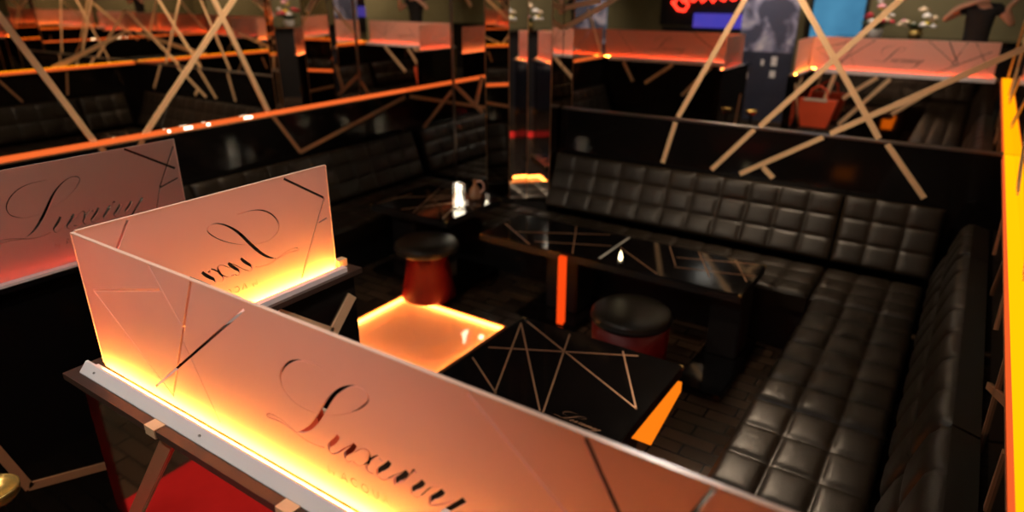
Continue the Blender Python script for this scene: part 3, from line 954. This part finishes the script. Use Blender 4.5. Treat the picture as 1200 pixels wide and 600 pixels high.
for k, (fx, lab) in enumerate(((-1.62, 'flower arrangement of red and white blossoms on the bar counter beside the blue screen'), (-1.02, 'flower arrangement of cream and yellow blossoms on the bar counter, near the photographer'))):
    fl = thing('flower_arrangement', lab, 'flowers', (fx, -3.0, -.80), 'flowers on the rear counter')
    MB().lathe((fx, -3.0, -.799), [(0, 0), (.09, 0), (.12, .08), (.10, .14), (0, .13)], 20).build('vase', 'flower_white' if k == 0 else 'brass', fl)
    lv = MB()
    for i in range(14):
        a = 2 * PI * i / 14
        lv.tube([(fx, -3.0, -.68), (fx + .12 * math.cos(a), -3.0 + .12 * math.sin(a), -.58), (fx + .27 * math.cos(a), -3.0 + .2 * math.sin(a), -.56)], [.012, .03, .004], 6)
    lv.build('leaves', 'leaf_dark', fl)
    for i in range(16):
        a = random.uniform(0, 2 * PI); r = .27 * math.sqrt(random.random())
        c = (fx + r * math.cos(a), -3.0 + .7 * r * math.sin(a), -.60 + .42 * random.random() * (1.15 - r / .3))
        bmn = MB()
        q = random.uniform(.04, .075)
        for j in range(6):
            b_ = 2 * PI * j / 6
            bmn.ball((c[0] + q * .5 * math.cos(b_), c[1] + q * .5 * math.sin(b_), c[2]), q * .55, (1, 1, .8), 8, 6)
        bmn.ball((c[0], c[1], c[2] + q * .3), q * .5, (1, 1, 1), 8, 6)
        w_ = ('flower_red', 'flower_pink', 'flower_white', 'flower_red', 'flower_cream', 'flower_yellow') if k == 0 else ('flower_cream', 'flower_white', 'flower_yellow', 'flower_cream', 'flower_pink', 'flower_white')
        bmn.build('blossom', w_[i % 6], fl)


# ------------------------------------------------------------------ photographer (seen only in the mirrors)
def skin_mesh(name, nodes, edges, mat, parent, sub=2):
    me = bpy.data.meshes.new(name)
    off = Vector(parent['_w'])
    me.from_pydata([tuple(Vector(n[0]) - off) for n in nodes], edges, [])
    o = bpy.data.objects.new(name, me)
    COL.objects.link(o)
    m = o.modifiers.new('skin', 'SKIN')
    m.use_smooth_shade = True
    if not me.skin_vertices:
        bpy.context.view_layer.objects.active = o
        o.select_set(True)
        bpy.ops.object.modifier_add(type='SKIN')
        o.modifiers.remove(o.modifiers[-1])
    for i, n in enumerate(nodes):
        sv = me.skin_vertices[0].data[i]
        r = n[1]
        sv.radius = (r, r) if not isinstance(r, tuple) else r
        sv.use_root = (i == 0)
    s = o.modifiers.new('sub', 'SUBSURF'); s.levels = sub; s.render_levels = sub
    dg = bpy.context.evaluated_depsgraph_get()
    ev = o.evaluated_get(dg)
    nm = bpy.data.meshes.new_from_object(ev)
    for p in nm.polygons:
        p.use_smooth = True
    o.modifiers.clear()
    o.data = nm
    bpy.data.meshes.remove(me)
    nm.materials.clear(); nm.materials.append(M[mat])
    o.parent = parent
    o.select_set(False)
    return o


PX, PY = -.12, -.34
FT = FL + .651
ph = thing('person', 'person in a black t-shirt raising a camera with both hands, seen in the mirrors', 'person', (PX, PY, FT))
N, Ed = [], []


def nd(p, r, prev=None):
    N.append((p, r))
    if prev is not None:
        Ed.append((prev, len(N) - 1))
    return len(N) - 1


pel = nd((PX, PY, -.76), (.15, .105))
wa = nd((PX, PY, -.60), (.13, .095), pel)
che = nd((PX, PY - .01, -.38), (.155, .105), wa)
cl = nd((PX, PY, -.245), (.12, .075), che)
nk = nd((PX, PY, -.17), .052, cl)
nk2 = nd((PX + .02, PY + .02, -.105), .05, nk)
hd = nd((PX + .04, PY + .045, -.02), (.078, .092), nk2)
nd((PX + .04, PY + .045, .065), (.066, .075), hd)
HAND = {}
for s in (-1, 1):
    hip = nd((PX + s * .095, PY, -.84), .09, pel)
    kn = nd((PX + s * .11, PY + .01, -1.20), .056, hip)
    nd((PX + s * .11, PY - .01, -1.32), .054, kn)
    an = nd((PX + s * .11, PY - .02, FT + .08), .038, len(N) - 1)
    nd((PX + s * .12, PY + .11, FT + .035), (.04, .03), an)
    sh = nd((PX + s * .165, PY, -.245), .058, cl)
    el = nd((PX + s * (.40 if s < 0 else .36), PY + .08, -.40 if s < 0 else -.44), .038, sh)
    mi = nd((PX + s * .26, PY + .17, -.24), .037, el)
    hx = .12 + s * .115 - .0
    wr_ = nd((hx + s * .03 - .02, -.13, -.10), .026, mi)
    pa = nd((hx + s * .005 - .02, -.115, -.055), (.022, .030), wr_)
    HAND[s] = pa
    for k in range(4):
        f0 = nd((hx + s * .004 - .02, -.105 + .003 * k, -.030 + .016 * k - .01), .0085, pa)
        f1 = nd((hx - s * .012 - .02, -.088, -.024 + .018 * k - .01), .008, f0)
        nd((hx - s * (.030 - .003 * abs(k - 1.5)) - .02, -.085, -.022 + .018 * k - .01), .007, f1)
    t0 = nd((hx - s * .012 - .02, -.142, -.060), .010, pa)
    nd((hx - s * .030 - .02, -.150, -.045), .0085, t0)
skin_mesh('body', N, Ed, 'skin', ph)
SN, SE = [], []


def sd(p, r, prev=None):
    SN.append((p, r))
    if prev is not None:
        SE.append((prev, len(SN) - 1))
    return len(SN) - 1


a = sd((PX, PY, -.80), (.165, .125)); b = sd((PX, PY, -.60), (.150, .115), a); c = sd((PX, PY - .01, -.38), (.175, .125), b); d = sd((PX, PY, -.245), (.125, .085), c); sd((PX, PY, -.20), (.075, .068), d)
for s in (-1, 1):
    e = sd((PX + s * .17, PY, -.245), .074, d)
    sd((PX + s * (.275 if s < 0 else .262), PY + .037, -.315 if s < 0 else -.33), .060, e)
skin_mesh('t_shirt', SN, SE, 'shirt', ph)
SN, SE = [], []
a = sd((PX, PY, -.78), (.16, .12))
for s in (-1, 1):
    b = sd((PX + s * .095, PY, -.86), .108, a); c = sd((PX + s * .11, PY + .01, -1.20), .075, b); sd((PX + s * .11, PY - .02, FT + .10), .062, c)
skin_mesh('trousers', SN, SE, 'trousers', ph)
HC = (PX + .04, PY + .045, .03)
MB().ball((HC[0], HC[1] - .018, HC[2] + .035), .098, (.90, 1.02, .95), 20, 14).build('hair', 'hair', ph)
for s in (-1, 1):
    MB().ball((HC[0] + s * .033, HC[1] + .082, HC[2] - .02), .013).build('eye', 'eye', ph)
    MB().ball((HC[0] + s * .088, HC[1], HC[2] - .03), .03, (.35, .6, 1)).build('ear', 'skin', ph)
MB().ball((HC[0], HC[1] + .098, HC[2] - .05), .016, (.8, 1.0, 1.5)).build('nose', 'skin', ph)
MB().ball((HC[0], HC[1] + .088, HC[2] - .085), .02, (1.2, .4, .35)).build('mouth', 'lips', ph)
for s in (-1, 1):
    MB().bbox((PX + s * .12 - .05, PY - .10, FT + .001), (PX + s * .12 + .05, PY + .17, FT + .075), .03, 3).build('shoe', 'matte_black', ph)
cm = thing('camera', 'black camera held up in both hands by the photographer', 'camera', (.10, -.11, -.05))
MB().bbox((.035, -.13, -.055), (.165, -.075, .035), .012).build('body', 'matte_black', cm)
MB().lathe((.10, -.075, -.01), [(0, -.03), (.035, -.03), (.036, .03), (.028, .032), (0, .03)], 16).build('lens_mount', 'matte_black', cm)

# ------------------------------------------------------------------ ceiling lights, unseen; most added to brighten single surfaces
SPOTS = [  # position, watts, target, cone, label, lens radius
    ((-1.25, -.45), 70, (-1.30, .66, -1.0), 62, 'unseen ceiling spotlight above the front partition'),
    ((-1.45, 4.9), 230, (-.62, 2.35, -1.86), 26, 'added ceiling spotlight above the long back banquette'),
    ((-2.3, 2.1), 75, (-1.5, 5.1, -1.7), 55, 'unseen ceiling spotlight above the glowing floor panel'),
    ((-2.95, .70), 160, (-3.25, 4.85, -1.8), 11, 'large unseen ceiling spotlight at the head of the aisle'),
    ((-.9, 2.7), 115, (-1.1, .74, -.85), 75, 'added ceiling spotlight above the near square table'),
    ((-1.3, 4.45), 110, (-1.2, 5.33, -.35), 95, 'added ceiling spotlight close to the back mirror'),
    ((-4.1, 2.9), 95, (-4.97, 3.0, -.2), 85, 'added ceiling spotlight close to the left mirror'),
    ((-1.2, 3.0), 40, (.3, 3.2, -.5), 80, 'unseen ceiling spotlight close to the right mirror'),
    ((-1.5, .20), 40, (-2.79, 1.15, -.85), 44, 'added ceiling spotlight above the aisle facing the side screen'),
    ((-2.5, -.35), 170, (-2.5, .03, FL), 46, 'added ceiling spotlight above the red carpet'),
    ((-1.2, -2.0), 110, (-1.6, -3.6, -.9), 130, 'unseen ceiling spotlight above the rear counter'),
    ((-3.6, -.9), 110, (-3.4, -2.4, -.9), 110, 'added ceiling spotlight above the banner stand'),
    ((-6.8, -2.0), 150, (-8.4, -2.2, -.5), 140, 'added ceiling spotlight in the far left of the hall'),
    ((1.7, -2.0), 150, (3.1, -2.2, -.5), 140, 'added ceiling spotlight on the right side of the hall'),
    ((-.25, 1.05), 12, (-.12, -.3, -.35), 40, 'added ceiling spotlight facing the photographer'),
]
for (xy, wt, tg, cone, lab) in SPOTS:
    t = thing('unseen_ceiling_spot', lab, 'spotlight', (xy[0], xy[1], TOPZ), 'unseen ceiling spotlights')
    k = 2.2 if 'large' in lab else 1
    MB().lathe((xy[0], xy[1], TOPZ - .12), [(.062 * k, 0), (.070 * k, .0), (.072 * k, .12), (0, .12), (0, .11), (.062 * k, .105), (.062 * k, 0)], 24).build('housing', 'matte_black', t)
    MB().lathe((xy[0], xy[1], TOPZ - .118), [(0, 0), (.060 * k, 0), (.060 * k, .004), (0, .004)], 20).build('lens', 'lamp_large' if k > 1 else 'lamp', t)
    ld = bpy.data.lights.new('spot_light', 'SPOT')
    ld.energy = wt
    ld.color = (1, .87, .78) if lab.endswith(('front partition', 'near square table', 'side screen', 'counter', 'stand', 'hall')) else (1, .74, .50)
    ld.spot_size = math.radians(cone)
    ld.spot_blend = .8
    ld.shadow_soft_size = .05
    lo = bpy.data.objects.new('spot_light', ld)
    COL.objects.link(lo)
    p = Vector((xy[0], xy[1], TOPZ - .13)); q = Vector(tg)
    lo.rotation_euler = (q - p).to_track_quat('-Z', 'Y').to_euler()
    lo.location = W(p)

w = bpy.data.worlds.new('world'); SC.world = w
w.use_nodes = True
w.node_tree.nodes['Background'].inputs[0].default_value = (.02, .015, .012, 1)
w.node_tree.nodes['Background'].inputs[1].default_value = .2

# ------------------------------------------------------------------ camera
cd = bpy.data.cameras.new('camera_view')
co = bpy.data.objects.new('camera_view', cd)
COL.objects.link(co)
co.location = (0, 0, H)
yaw, pitch = math.radians(-34.05), math.radians(21.86)
dr = Vector((math.sin(yaw) * math.cos(pitch), math.cos(yaw) * math.cos(pitch), -math.sin(pitch)))
co.rotation_euler = dr.to_track_quat('-Z', 'Y').to_euler()
cd.sensor_width = 36
cd.sensor_fit = 'HORIZONTAL'
cd.lens = 784.2 / 1200 * 36
cd.clip_start = .02
cd.dof.use_dof = True
cd.dof.focus_distance = 1.9
cd.dof.aperture_fstop = 1.6
SC.camera = co
SC.view_settings.view_transform = 'Standard'
SC.view_settings.look = 'None'
SC.view_settings.exposure = 0.4
SC.view_settings.gamma = 1
SC.cycles.max_bounces = 14
SC.cycles.glossy_bounces = 10
SC.cycles.transmission_bounces = 8
SC.cycles.sample_clamp_indirect = 6
for o in bpy.data.objects:
    if '_w' in o:
        del o['_w']
